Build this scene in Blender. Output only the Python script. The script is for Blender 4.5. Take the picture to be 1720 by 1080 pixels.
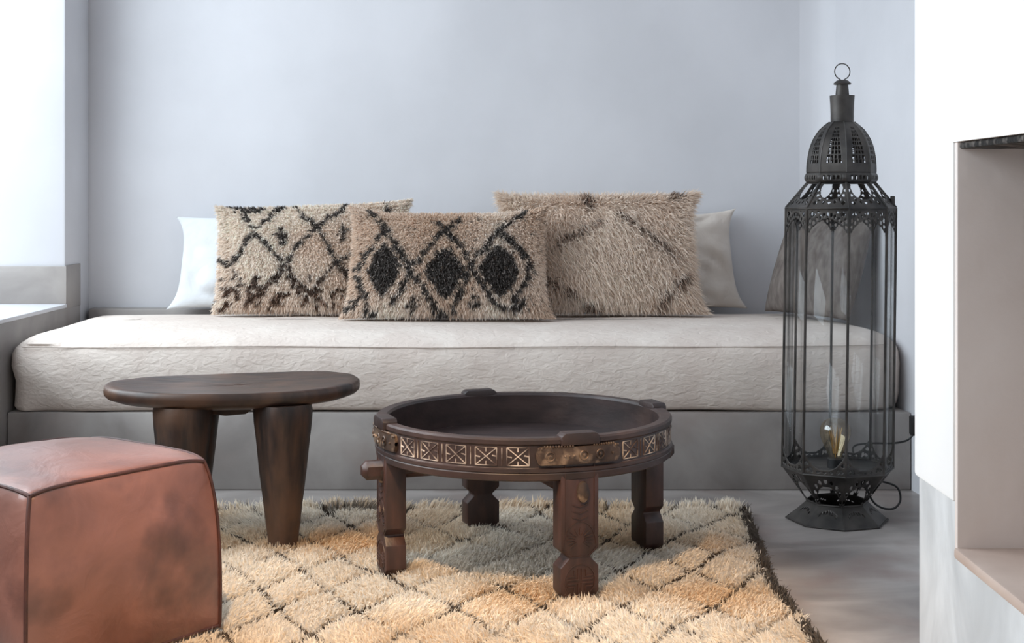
import bpy, bmesh, math, random
import numpy as np
from mathutils import Vector, Matrix

random.seed(7)
rng = np.random.default_rng(11)
PI = math.pi
SC = bpy.context.scene
COL = SC.collection
for o in list(bpy.data.objects):
    bpy.data.objects.remove(o)

# ------------------------------------------------------------------ camera
cd = bpy.data.cameras.new('camera')
cam = bpy.data.objects.new('camera', cd)
COL.objects.link(cam)
cam.location = (0, 0, 0.785)
cam.rotation_euler = (PI / 2, 0, 0)
cd.sensor_width = 36.0
cd.lens = 2270 / 1720 * 36.0
cd.shift_x = -10 / 1720
cd.shift_y = -210 / 1720
cd.clip_start = 0.05
SC.camera = cam

# ------------------------------------------------------------------ world and light
w = bpy.data.worlds.new('world')
SC.world = w
w.use_nodes = True
bg = w.node_tree.nodes['Background']
bg.inputs['Color'].default_value = (1.0, 0.95, 0.90, 1)
bg.inputs['Strength'].default_value = 0.56


def area(name, loc, rot, sx, sy, power, col, spread=PI):
    l = bpy.data.lights.new(name, 'AREA')
    l.shape = 'RECTANGLE'
    l.size = sx
    l.size_y = sy
    l.energy = power
    l.color = col
    l.spread = spread
    o = bpy.data.objects.new(name, l)
    o.location = loc
    o.rotation_euler = rot
    COL.objects.link(o)
    return o


# daylight entering by the window opening of the left wall
area('window_daylight', (-2.15, 2.6, 1.85), (0, -PI / 2 + 0.72, 0), 2.0, 3.2, 150, (0.79, 0.90, 0.98))
# warm ceiling lamp of the front of the room, thrown on the rug
sl = bpy.data.lights.new('ceiling_spotlight', 'SPOT')
sl.energy = 370
sl.color = (1.0, 0.66, 0.36)
sl.spot_size = math.radians(33)
sl.spot_blend = 0.55
sl.shadow_soft_size = 0.06
so = bpy.data.objects.new('ceiling_spotlight', sl)
so.location = (-0.50, 0.95, 2.5)
so.rotation_euler = (Vector((-0.10, 2.26, 0.0)) - Vector(so.location)).to_track_quat('-Z', 'Y').to_euler()
COL.objects.link(so)

SC.view_settings.view_transform = 'Standard'
SC.view_settings.look = 'None'
SC.view_settings.gamma = 1
SC.view_settings.exposure = 0.0
SC.view_settings.use_curve_mapping = False


# ------------------------------------------------------------------ materials
def lin(c):
    return tuple((x / 12.92 if x <= 0.04045 else ((x + 0.055) / 1.055) ** 2.4) for x in [v / 255 for v in c])


def new_mat(name):
    m = bpy.data.materials.new(name)
    m.use_nodes = True
    nt = m.node_tree
    return m, nt, nt.nodes['Principled BSDF']


def noise_mat(name, c1, c2, scale=6, stretch=(1, 1, 1), rough=0.6, bump=0.1, bscale=None, bdist=0.01, detail=6,
              lo=0.35, hi=0.65, metallic=0.0, bstretch=None, distort=0.0, c3=None, scale3=2.0, sheen=0.0, spec=None):
    m, nt, p = new_mat(name)
    N, L = nt.nodes, nt.links
    tc = N.new('ShaderNodeTexCoord')
    mp = N.new('ShaderNodeMapping')
    mp.inputs['Scale'].default_value = stretch
    L.new(tc.outputs['Object'], mp.inputs['Vector'])
    n = N.new('ShaderNodeTexNoise')
    n.inputs['Scale'].default_value = scale
    n.inputs['Detail'].default_value = detail
    n.inputs['Distortion'].default_value = distort
    L.new(mp.outputs['Vector'], n.inputs['Vector'])
    r = N.new('ShaderNodeValToRGB')
    r.color_ramp.elements[0].position = lo
    r.color_ramp.elements[1].position = hi
    r.color_ramp.elements[0].color = (*lin(c1), 1)
    r.color_ramp.elements[1].color = (*lin(c2), 1)
    L.new(n.outputs['Fac'], r.inputs['Fac'])
    out = r.outputs['Color']
    if c3:
        n3 = N.new('ShaderNodeTexNoise')
        n3.inputs['Scale'].default_value = scale3
        n3.inputs['Detail'].default_value = 5
        L.new(tc.outputs['Object'], n3.inputs['Vector'])
        r3 = N.new('ShaderNodeValToRGB')
        r3.color_ramp.elements[0].position = 0.52
        r3.color_ramp.elements[1].position = 0.68
        L.new(n3.outputs['Fac'], r3.inputs['Fac'])
        mx = N.new('ShaderNodeMix')
        mx.data_type = 'RGBA'
        L.new(r3.outputs['Color'], mx.inputs['Factor'])
        L.new(out, mx.inputs['A'])
        mx.inputs['B'].default_value = (*lin(c3), 1)
        out = mx.outputs['Result']
    L.new(out, p.inputs['Base Color'])
    p.inputs['Roughness'].default_value = rough
    p.inputs['Metallic'].default_value = metallic
    if spec is not None:
        p.inputs['Specular IOR Level'].default_value = spec
    if sheen:
        p.inputs['Sheen Weight'].default_value = sheen
    if bump:
        mp2 = N.new('ShaderNodeMapping')
        mp2.inputs['Scale'].default_value = bstretch or stretch
        L.new(tc.outputs['Object'], mp2.inputs['Vector'])
        nb = N.new('ShaderNodeTexNoise')
        nb.inputs['Scale'].default_value = bscale or scale
        nb.inputs['Detail'].default_value = 5
        nb.inputs['Distortion'].default_value = distort
        L.new(mp2.outputs['Vector'], nb.inputs['Vector'])
        b = N.new('ShaderNodeBump')
        b.inputs['Strength'].default_value = bump
        b.inputs['Distance'].default_value = bdist
        L.new(nb.outputs['Fac'], b.inputs['Height'])
        L.new(b.outputs['Normal'], p.inputs['Normal'])
    return m


def glass_mat(name, tint, gloss):
    m, nt, p = new_mat(name)
    N, L = nt.nodes, nt.links
    N.remove(p)
    t = N.new('ShaderNodeBsdfTransparent')
    t.inputs['Color'].default_value = (*tint, 1)
    g = N.new('ShaderNodeBsdfGlossy')
    g.inputs['Roughness'].default_value = 0.03
    lw = N.new('ShaderNodeLayerWeight')
    lw.inputs['Blend'].default_value = 0.5
    pw = N.new('ShaderNodeMath')
    pw.operation = 'POWER'
    pw.inputs[1].default_value = 5.0
    L.new(lw.outputs['Facing'], pw.inputs[0])
    fr = N.new('ShaderNodeMath')
    fr.operation = 'MULTIPLY_ADD'
    fr.inputs[1].default_value = 0.6
    fr.inputs[2].default_value = gloss
    L.new(pw.outputs[0], fr.inputs[0])
    mx = N.new('ShaderNodeMixShader')
    L.new(fr.outputs[0], mx.inputs['Fac'])
    L.new(t.outputs['BSDF'], mx.inputs[1])
    L.new(g.outputs['BSDF'], mx.inputs[2])
    L.new(mx.outputs['Shader'], N['Material Output'].inputs['Surface'])
    return m


def yarn_mat(name):
    m, nt, p = new_mat(name)
    N, L = nt.nodes, nt.links
    N.remove(p)
    a = N.new('ShaderNodeAttribute')
    a.attribute_name = 'yarn'
    d = N.new('ShaderNodeBsdfDiffuse')
    t = N.new('ShaderNodeBsdfTranslucent')
    mx = N.new('ShaderNodeMixShader')
    mx.inputs['Fac'].default_value = 0.42
    L.new(a.outputs['Color'], d.inputs['Color'])
    L.new(a.outputs['Color'], t.inputs['Color'])
    L.new(d.outputs['BSDF'], mx.inputs[1])
    L.new(t.outputs['BSDF'], mx.inputs[2])
    L.new(mx.outputs['Shader'], N['Material Output'].inputs['Surface'])
    return m


M = {}
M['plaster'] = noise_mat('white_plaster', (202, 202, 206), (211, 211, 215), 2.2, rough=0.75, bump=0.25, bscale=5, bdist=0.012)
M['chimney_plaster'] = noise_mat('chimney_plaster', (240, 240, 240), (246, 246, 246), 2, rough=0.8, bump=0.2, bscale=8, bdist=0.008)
M['concrete'] = noise_mat('grey_tadelakt', (128, 122, 119), (160, 154, 150), 5, rough=0.45, bump=0.15, bscale=9, bdist=0.006,
                          c3=(140, 129, 124), scale3=3, distort=0.6)
M['floor'] = noise_mat('polished_concrete', (124, 117, 114), (168, 161, 157), 3.0, stretch=(1, 1.7, 1), rough=0.38, bump=0.12,
                       bscale=10, bdist=0.004, c3=(146, 132, 127), scale3=4.5, distort=0.7, detail=11)
M['wainscot'] = noise_mat('pale_grey_tadelakt', (186, 186, 186), (214, 214, 214), 7, stretch=(1, 1, 0.5), rough=0.6, bump=0.4, bscale=14,
                          bdist=0.006, distort=1.0)
M['firebox'] = noise_mat('firebox_plaster', (222, 210, 204), (232, 222, 217), 4, rough=0.85, bump=0.35, bscale=22, bdist=0.004)
M['hearth'] = noise_mat('hearth_plaster', (184, 162, 150), (204, 184, 172), 6, rough=0.5, bump=0.2, bscale=12, bdist=0.004)
M['soot'] = noise_mat('soot', (16, 15, 15), (150, 142, 136), 34, rough=0.9, bump=0.8, bscale=60, bdist=0.006, lo=0.52, hi=0.72)
M['linen'] = noise_mat('off_white_cotton', (207, 194, 185), (216, 205, 196), 8, rough=0.9, bump=0.55, bscale=56, bdist=0.007,
                       bstretch=(0.7, 1, 1.3), distort=.7, spec=0.2)
M['pillow_white'] = noise_mat('white_cotton', (206, 209, 212), (216, 219, 222), 8, rough=0.9, bump=0.3, bscale=14, bdist=0.012, distort=1.2, spec=0.2)
M['pillow_beige'] = noise_mat('pale_beige_cotton', (206, 196, 187), (216, 207, 198), 8, rough=0.9, bump=0.4, bscale=12, bdist=0.014, distort=1.2, spec=0.2)
M['linen_grey'] = noise_mat('grey_brown_linen', (98, 90, 86), (122, 114, 109), 60, stretch=(1, 1, 0.4), rough=0.95, bump=0.4, bscale=160, bdist=0.003, spec=0.1)
M['leather'] = noise_mat('tan_leather', (112, 72, 61), (141, 94, 81), 7, rough=0.36, bump=0.3, bscale=14, bdist=0.012,
                         c3=(78, 48, 42), scale3=5.5, distort=0.8)
_p = M['leather'].node_tree.nodes['Principled BSDF']
_p.inputs['Coat Weight'].default_value = 0.6
_p.inputs['Coat Roughness'].default_value = 0.42
M['piping'] = noise_mat('dark_leather_piping', (58, 32, 28), (82, 46, 38), 30, rough=0.5, bump=0)
M['thread'] = noise_mat('pale_seam', (150, 126, 118), (176, 150, 140), 30, rough=0.6, bump=0)
M['stool'] = noise_mat('dark_stool_wood', (40, 30, 26), (76, 54, 43), 10, stretch=(1, 5, 1), rough=0.42, bump=0.3, bscale=18,
                       bdist=0.004, bstretch=(1, 5, 1), c3=(90, 64, 48), scale3=6)
M['stool_leg'] = noise_mat('dark_stool_leg_wood', (36, 27, 24), (74, 52, 40), 12, stretch=(4, 4, 0.7), rough=0.5, bump=0.3, bscale=18,
                           bdist=0.004, c3=(88, 62, 45), scale3=6)
M['table'] = noise_mat('dark_brown_wood', (40, 30, 29), (58, 43, 41), 14, stretch=(1, 1, 2), rough=0.45, bump=0.3, bscale=22, bdist=0.004,
                       c3=(66, 50, 45), scale3=7)
M['table_in'] = noise_mat('tray_wood', (40, 31, 31), (56, 44, 43), 9, stretch=(1, 4, 1), rough=0.42, bump=0.2, bscale=20, bdist=0.003)
M['table_leg'] = noise_mat('red_brown_wood', (46, 31, 28), (70, 46, 40), 16, stretch=(3, 3, 0.8), rough=0.45, bump=0.3, bscale=24, bdist=0.003)
M['chalk'] = noise_mat('worn_pale_carving', (70, 54, 49), (200, 186, 174), 30, rough=0.7, bump=0, lo=0.40, hi=0.64)
M['brass'] = noise_mat('aged_brass', (52, 42, 38), (88, 71, 60), 26, rough=0.45, bump=0.4, bscale=50, bdist=0.003, metallic=0.35,
                       c3=(150, 128, 108), scale3=36)
M['iron'] = noise_mat('blackened_iron', (50, 48, 47), (78, 74, 71), 18, rough=0.5, bump=0.15, bscale=40, bdist=0.002, metallic=0.55)
M['cord'] = noise_mat('black_rubber', (18, 18, 19), (26, 26, 27), 20, rough=0.5, bump=0)
M['glass'] = glass_mat('pane_glass', (0.972, 0.978, 0.98), 0.022)
M['bulb'] = glass_mat('amber_bulb_glass', (0.95, 0.86, 0.70), 0.14)
M['filament'] = noise_mat('filament', (196, 160, 96), (222, 190, 120), 20, rough=0.35, bump=0, metallic=0.7)
M['yarn'] = yarn_mat('wool_pile')


# ------------------------------------------------------------------ mesh helpers
class MB:
    def __init__(s):
        s.v, s.f, s.m = [], [], []

    def add(s, vs, fs, m=0):
        b = len(s.v)
        s.v += [tuple(v) for v in vs]
        s.f += [tuple(b + i for i in f) for f in fs]
        s.m += [m] * len(fs)

    def box(s, c, d, rot=None, m=0, bevel=0.0, seg=2):
        bm = bmesh.new()
        bmesh.ops.create_cube(bm, size=1)
        bmesh.ops.scale(bm, vec=d, verts=bm.verts)
        if bevel:
            bmesh.ops.bevel(bm, geom=bm.edges[:], offset=bevel, segments=seg, affect='EDGES', profile=0.5)
        mt = Matrix.Translation(c) @ (rot.to_4x4() if rot else Matrix())
        bmesh.ops.transform(bm, matrix=mt, verts=bm.verts)
        s.bm(bm, m)

    def bm(s, bm, m=0):
        bm.verts.ensure_lookup_table()
        bm.verts.index_update()
        s.add([v.co[:] for v in bm.verts], [[v.index for v in f.verts] for f in bm.faces], m)
        bm.free()

    def b2(s, lo, hi, m=0, bevel=0.0):
        c = [(a + b) / 2 for a, b in zip(lo, hi)]
        d = [b - a for a, b in zip(lo, hi)]
        s.box(c, d, None, m, bevel)

    def lathe(s, prof, n=48, m=0, c=(0, 0), cap0=False, cap1=False, closed=False):
        vs, fs = [], []
        for r, z in prof:
            for i in range(n):
                a = 2 * PI * i / n
                vs.append((c[0] + r * math.cos(a), c[1] + r * math.sin(a), z))
        k = len(prof)
        for j in range(k if closed else k - 1):
            jj = (j + 1) % k
            for i in range(n):
                i2 = (i + 1) % n
                fs.append((j * n + i, j * n + i2, jj * n + i2, jj * n + i))
        if cap0:
            fs.append(tuple(range(n))[::-1])
        if cap1:
            fs.append(tuple((k - 1) * n + i for i in range(n)))
        s.add(vs, fs, m)

    def tube(s, pts, r, n=8, m=0, closed=False, caps=True):
        P = [Vector(p) for p in pts]
        k = len(P)
        rr = r if isinstance(r, (list, tuple)) else [r] * k
        vs, fs = [], []
        up = None
        for i in range(k):
            a = P[(i - 1) % k] if (closed or i > 0) else P[i]
            b = P[(i + 1) % k] if (closed or i < k - 1) else P[i]
            t = (b - a).normalized()
            if up is None:
                up = t.orthogonal().normalized()
            else:
                up = (up - t * up.dot(t))
                up = up.normalized() if up.length > 1e-6 else t.orthogonal().normalized()
            s2 = t.cross(up)
            for j in range(n):
                an = 2 * PI * j / n
                vs.append(P[i] + (up * math.cos(an) + s2 * math.sin(an)) * rr[i])
        for i in range(k if closed else k - 1):
            i2 = (i + 1) % k
            for j in range(n):
                j2 = (j + 1) % n
                fs.append((i * n + j, i * n + j2, i2 * n + j2, i2 * n + j))
        if caps and not closed:
            fs.append(tuple(range(n))[::-1])
            fs.append(tuple((k - 1) * n + j for j in range(n)))
        s.add(vs, fs, m)

    def prism(s, outline, fn, t0, t1, m=0, bevel=0.0):
        """outline: 2D points; fn(a,b,t) -> 3D"""
        bm = bmesh.new()
        A = [bm.verts.new(fn(a, b, t0)) for a, b in outline]
        B = [bm.verts.new(fn(a, b, t1)) for a, b in outline]
        k = len(outline)
        bm.faces.new(A[::-1])
        bm.faces.new(B)
        for i in range(k):
            bm.faces.new((A[i], A[(i + 1) % k], B[(i + 1) % k], B[i]))
        bmesh.ops.recalc_face_normals(bm, faces=bm.faces)
        if bevel:
            bmesh.ops.bevel(bm, geom=bm.edges[:], offset=bevel, segments=2, affect='EDGES', profile=0.5)
        s.bm(bm, m)

    def sheet(s, fn, ns, nt, keep=None, m=0):
        vs, fs, idx = [], [], {}

        def g(i, j):
            if (i, j) not in idx:
                idx[(i, j)] = len(vs)
                vs.append(fn(i / ns, j / nt))
            return idx[(i, j)]
        for i in range(ns):
            for j in range(nt):
                if keep is None or keep((i + .5) / ns, (j + .5) / nt):
                    fs.append((g(i, j), g(i + 1, j), g(i + 1, j + 1), g(i, j + 1)))
        s.add(vs, fs, m)

    def strip(s, pts, nrm, wid, thick, m=0):
        """flat ridge along pts; nrm(p)->outward normal"""
        P = [Vector(p) for p in pts]
        vs, fs = [], []
        for i, p in enumerate(P):
            t = (P[min(i + 1, len(P) - 1)] - P[max(i - 1, 0)]).normalized()
            n = Vector(nrm(p)).normalized()
            q = t.cross(n).normalized() * (wid / 2)
            vs += [p - q - n * thick * .5, p - q * .6 + n * thick, p + q * .6 + n * thick, p + q - n * thick * .5]
        for i in range(len(P) - 1):
            for j in range(3):
                a = i * 4 + j
                fs.append((a, a + 1, a + 5, a + 4))
        fs.append((0, 1, 2, 3))
        e = (len(P) - 1) * 4
        fs.append((e + 3, e + 2, e + 1, e))
        s.add(vs, fs, m)

    def build(s, name, mats, parent=None, angle=35, loc=None, fix=True):
        me = bpy.data.meshes.new(name)
        me.from_pydata(s.v, [], s.f)
        for mm in (mats if isinstance(mats, (list, tuple)) else [mats]):
            me.materials.append(mm)
        me.polygons.foreach_set('material_index', s.m)
        if fix:
            bm = bmesh.new()
            bm.from_mesh(me)
            bmesh.ops.recalc_face_normals(bm, faces=bm.faces)
            bm.to_mesh(me)
            bm.free()
        me.shade_smooth()
        me.set_sharp_from_angle(angle=math.radians(angle))
        o = bpy.data.objects.new(name, me)
        COL.objects.link(o)
        if parent:
            o.parent = parent
        if loc:
            o.location = loc
        return o


def tag(o, label=None, cat=None, group=None, kind=None):
    if label:
        o['label'] = label
    if cat:
        o['category'] = cat
    if group:
        o['group'] = group
    if kind:
        o['kind'] = kind
    return o


def thing(name, loc, label, cat, rz=0, group=None):
    o = bpy.data.objects.new(name, None)
    o.empty_display_size = 0.1
    COL.objects.link(o)
    o.location = loc
    o.rotation_euler = (0, 0, rz)
    return tag(o, label, cat, group)


def struct(name, mb, mats, label=None):
    o = mb.build(name, mats)
    o['kind'] = 'structure'
    if label:
        o['label'] = label
    return o


def copy_obj(o, parent=None):
    c = o.copy()
    COL.objects.link(c)
    if parent:
        c.parent = parent
    return c


# smooth 2D value noise for numpy arrays
_tab = rng.random((64, 64))


def vnoise(x, y):
    x = np.asarray(x, float)
    y = np.asarray(y, float)
    xi = np.floor(x).astype(int)
    yi = np.floor(y).astype(int)
    fx = x - xi
    fy = y - yi
    fx = fx * fx * (3 - 2 * fx)
    fy = fy * fy * (3 - 2 * fy)
    a = _tab[xi % 64, yi % 64]
    b = _tab[(xi + 1) % 64, yi % 64]
    c = _tab[xi % 64, (yi + 1) % 64]
    d = _tab[(xi + 1) % 64, (yi + 1) % 64]
    return a * (1 - fx) * (1 - fy) + b * fx * (1 - fy) + c * (1 - fx) * fy + d * fx * fy


# ------------------------------------------------------------------ room
XL, YB = -1.370, 4.32
H = 2.6
mb = MB(); mb.b2((-2.2, -0.6, -0.06), (1.8, 4.6, 0.0)); struct('floor', mb, M['floor'])
mb = MB(); mb.b2((-2.2, -0.6, H), (1.8, 4.6, H + .06)); struct('ceiling', mb, M['plaster'])
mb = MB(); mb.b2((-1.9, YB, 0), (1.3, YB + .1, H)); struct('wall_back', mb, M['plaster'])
# left wall with a deep window opening
WX0, WY0, WY1, WZ0, WZ1 = -1.82, 0.9, 4.09, 0.46, 2.38
mb = MB()
mb.b2((WX0, WY1, 0), (XL, YB, H), bevel=0.008)
mb.b2((WX0, -0.6, 0), (XL, WY0, H))
mb.b2((WX0, WY0, 0), (XL, WY1, WZ0 - .012))
mb.b2((WX0, WY0, WZ1), (XL, WY1, H))
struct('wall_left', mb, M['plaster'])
mb = MB()
mb.b2((WX0, WY0, WZ0 - .012), (XL + .006, WY1, WZ0), bevel=0.003)
struct('trim_1', mb, M['plaster'])
mb = MB()
mb.b2((XL, -0.6, 0), (XL + .003, 4.222, WZ0 - .012), bevel=0.001)
mb.b2((XL, WY1 - .006, WZ0 - .014), (XL + .004, 4.222, .576), bevel=0.001)
mb.b2((WX0, WY1 - .009, WZ0), (XL + .006, WY1, .574), bevel=0.002)
struct('trim_2', mb, M['concrete'])
# window frame at the outer face
mb = MB()
fx = WX0 + .03
for y in (WY0 + .02, (WY0 + WY1) / 2, WY1 - .02):
    mb.b2((fx - .02, y - .02, WZ0), (fx + .02, y + .02, WZ1))
for z in (WZ0 + .02, WZ1 - .02):
    mb.b2((fx - .02, WY0, z - .02), (fx + .02, WY1, z + .02))
struct('window_1', mb, M['plaster'])
# right wall of the nook, slightly splayed
mb = MB()
pts = [(0.987, YB + .02), (1.062, 3.5), (1.07, 2.0), (1.2, 2.0), (1.2, YB + .02)]
mb.prism(pts, lambda a, b, t: (a, b, t), 0, H)
struct('wall_right', mb, M['plaster'])
mb = MB()      # rounded plaster corner
pts = [(1.0, YB), (0.90, YB), (0.93, YB - .004), (0.957, YB - .014), (0.978, YB - .031), (0.990, YB - .055), (0.9965, YB - .085), (1.0, YB - .085)]
mb.prism(pts, lambda a, b, t: (a, b, t), 0, H)
struct('trim_7', mb, M['plaster'])

# chimney breast with a fireplace opening
CX, CY1, CY2, CYN = 0.615, 2.1, 1.913, 0.9
FZ0, FZ1 = 0.29, 0.862
mb = MB()
mb.b2((CX, CY2, 0.352), (1.25, CY1, H), bevel=0.006)
mb.b2((CX, -0.6, FZ1), (1.25, CY2 + .003, H))
mb.b2((CX, -0.6, 0), (1.25, CYN, FZ1))
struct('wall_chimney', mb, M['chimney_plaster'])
mb = MB()
mb.b2((CX + .004, CY2, 0), (1.25, CY1 - .012, 0.355), bevel=0.004)
mb.b2((CX + .004, CYN, 0), (1.25, CY2 + .004, FZ0 - .012), bevel=0.004)
struct('trim_3', mb, M['wainscot'])
mb = MB()
mb.b2((CX + .003, CY2 - .012, FZ0 - .005), (1.2, CY2, FZ1), bevel=0.002)     # far cheek
mb.b2((1.15, CYN, FZ0 - .005), (1.2, CY2 - .01, FZ1))                       # back
struct('trim_4', mb, M['firebox'])
mb = MB(); mb.b2((CX, CYN, FZ0 - .016), (1.15, CY2 - .004, FZ0), bevel=0.004); struct('trim_5', mb, M['hearth'])
mb = MB(); mb.b2((CX + .006, CYN, FZ1 - .010), (1.15, CY2 - .010, FZ1 - .0005), bevel=0.003); struct('trim_6', mb, M['soot'])

# ------------------------------------------------------------------ bench and mattress
mb = MB()
mb.prism([(XL + .0045, 3.61), (1.0505, 3.61), (.985, YB - .07), (.93, YB - .01), (XL + .0045, YB - .006)], lambda a, b, q: (a, b, q), 0, 0.208, bevel=.005)
mb.b2((XL + .012, 4.268, 0.2), (-.95, YB - .003, 0.431), bevel=0.006)
o = mb.build('masonry_bench', M['concrete'])
tag(o, 'grey plastered built-in bench carrying the white mattress along the back wall', 'bench')

MX0, MX1, MY0, MY1, MZ0, MZ1 = -1.358, 1.045, 3.605, 4.255, 0.211, 0.424


def plan(n=360):
    """rounded rectangle, denser on the front"""
    rl, rr = 0.050, 0.13
    pts = []

    def arc(cx, cy, r, a0, a1, k):
        for i in range(k):
            a = a0 + (a1 - a0) * i / k
            pts.append(((cx + r * math.cos(a), cy + r * math.sin(a)), (math.cos(a), math.sin(a))))
    arc(MX0 + rl, MY0 + rl, rl, PI, 1.5 * PI, 12)
    for i in range(160):
        t = i / 160
        pts.append(((MX0 + rl + (MX1 - rr - MX0 - rl) * t, MY0), (0, -1)))
    arc(MX1 - rr, MY0 + rr, rr, 1.5 * PI, 2 * PI, 16)
    xr = .985
    for i in range(24):
        t = i / 24
        pts.append(((MX1 + (xr - .03 - MX1) * t, MY0 + rr + (MY1 - .02 - MY0 - rr) * t), (1, 0)))
    for i in range(90):
        t = i / 90
        bx = xr - .04 + (MX0 + .03 - xr + .04) * t
        q = max(0.0, min(1.0, (bx + .93) / .25))
        pts.append(((bx, MY1 + .042 * q * q * (3 - 2 * q)), (0, 1)))
    for i in range(24):
        t = i / 24
        pts.append(((MX0, MY1 - .03 + (MY0 + rl - MY1 + .03) * t), (-1, 0)))
    return pts


pl = plan()
prof = [(.05, MZ0), (.012, MZ0 + .002), (.004, MZ0 + .012), (-.002, .25), (-.006, .29), (-.006, .33), (0.0, .362), (.006, .378), (.010, .383),
        (.016, .390), (.035, .402)]
ring_t = [(.08, .411), (.18, .4175), (.32, .4215), (.5, .424), (.75, .426), (1.0, .426)]
vs, fs = [], []
n = len(pl)
for k, (ins, z) in enumerate(prof):
    for i, ((x, y), (nx, ny)) in enumerate(pl):
        wv = 0.0
        if 0 < k < 9:
            wv = 0.007 * (float(vnoise(x * 9 + 3, z * 16 + x * 5)) - .5) + 0.006 * (float(vnoise(x * 3.1, z * 9 + 7)) - .5)
            if x < -1.0:
                wv += .008 * math.sin((x + 1.35) * 26 + z * 40) * max(0, min(1, (-1.0 - x) / .3))
        zz = z + (0.006 * (float(vnoise(x * 4 + 9, 2)) - .5) if k < 3 else 0) + (.004 * (float(vnoise(x * 6, y * 6)) - .5) if k > 9 else 0)
        if k < 3:
            zz = max(zz, MZ0 - .001)
        vs.append((x - nx * (ins - wv), y - ny * (ins - wv) * (1 if ny < 0 else .4), zz))
for k in range(len(prof) - 1):
    for i in range(n):
        j = (i + 1) % n
        fs.append((k * n + i, k * n + j, (k + 1) * n + j, (k + 1) * n + i))
base = (len(prof) - 1) * n
for q, (t, zt) in enumerate(ring_t):
    b2 = len(vs)
    for i in range(n):
        x, y, z = vs[base + i]
        tx, ty = min(max(x, -1.1), .75), 3.95
        vs.append((x + (tx - x) * t, y + (ty - y) * t, zt + .004 * (float(vnoise(x * 6 + t, y * 6 + 3 * t)) - .5)))
    pb = b2 - n
    for i in range(n):
        j = (i + 1) % n
        fs.append((pb + i, pb + j, b2 + j, b2 + i))
mb = MB()
mb.add(vs, fs)
mat_o = mb.build('mattress', M['linen'], angle=60)
tag(mat_o, 'long off-white cotton covered mattress lying on the grey bench', 'mattress')
mb = MB()
sp = []
for i in range(0, 200):
    (x, y), (nx, ny) = pl[min(i, n - 1)]
    if -1.33 < x < 1.0:
        sp.append((x - nx * .005, y - ny * .005, .3835 + .002 * math.sin(x * 7) + (.004 if x > .4 else 0) * min(1, (x - .4) * 3)))
mb.tube(sp, .0022, 6)
mb.build('welt_seam', M['linen'], parent=mat_o)


# ------------------------------------------------------------------ cushions
def tuft_mesh(name, bv, bf, bc, P, D, L, W, C, mat, bend=None):
    k = len(P)
    R = rng.normal(size=(k, 3))
    S = np.cross(D, R)
    S /= np.linalg.norm(S, axis=1)[:, None] + 1e-9
    W = W[:, None] if np.ndim(W) else W
    L = L[:, None]
    B = bend if bend is not None else np.zeros((k, 3))
    v = np.empty((k, 5, 3))
    mid = P + D * L * .55
    v[:, 0] = P - S * W * .5
    v[:, 1] = P + S * W * .5
    v[:, 2] = mid - S * W * .45
    v[:, 3] = mid + S * W * .45
    v[:, 4] = P + D * L + B * L
    nb = len(bv)
    idx = nb + np.arange(k)[:, None] * 5
    quads = (idx + np.array([0, 1, 3, 2])).tolist()
    tris = (idx + np.array([2, 3, 4])).tolist()
    me = bpy.data.meshes.new(name)
    me.from_pydata(np.vstack([np.asarray(bv), v.reshape(-1, 3)]).tolist(), [], list(bf) + quads + tris)
    at = me.color_attributes.new('yarn', 'FLOAT_COLOR', 'POINT')
    cc = np.vstack([np.asarray(bc), np.repeat(C, 5, axis=0)])
    cc = np.hstack([cc, np.ones((len(cc), 1))]).astype(np.float32)
    at.data.foreach_set('color', cc.ravel())
    me.materials.append(mat)
    me.update()
    o = bpy.data.objects.new(name, me)
    COL.objects.link(o)
    return o


def seg_dist(u, v, lines, asp):
    """distance (in units of cushion height) to a set of polylines"""
    d = np.full(np.shape(u), 9.0)
    x, y = u * asp, v
    for ln in lines:
        for (a, b), (c, e) in zip(ln[:-1], ln[1:]):
            ax, bx = a * asp, c * asp
            dx, dy = bx - ax, e - b
            t = np.clip(((x - ax) * dx + (y - b) * dy) / (dx * dx + dy * dy + 1e-9), 0, 1)
            d = np.minimum(d, np.hypot(x - ax - t * dx, y - b - t * dy))
    return d


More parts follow.
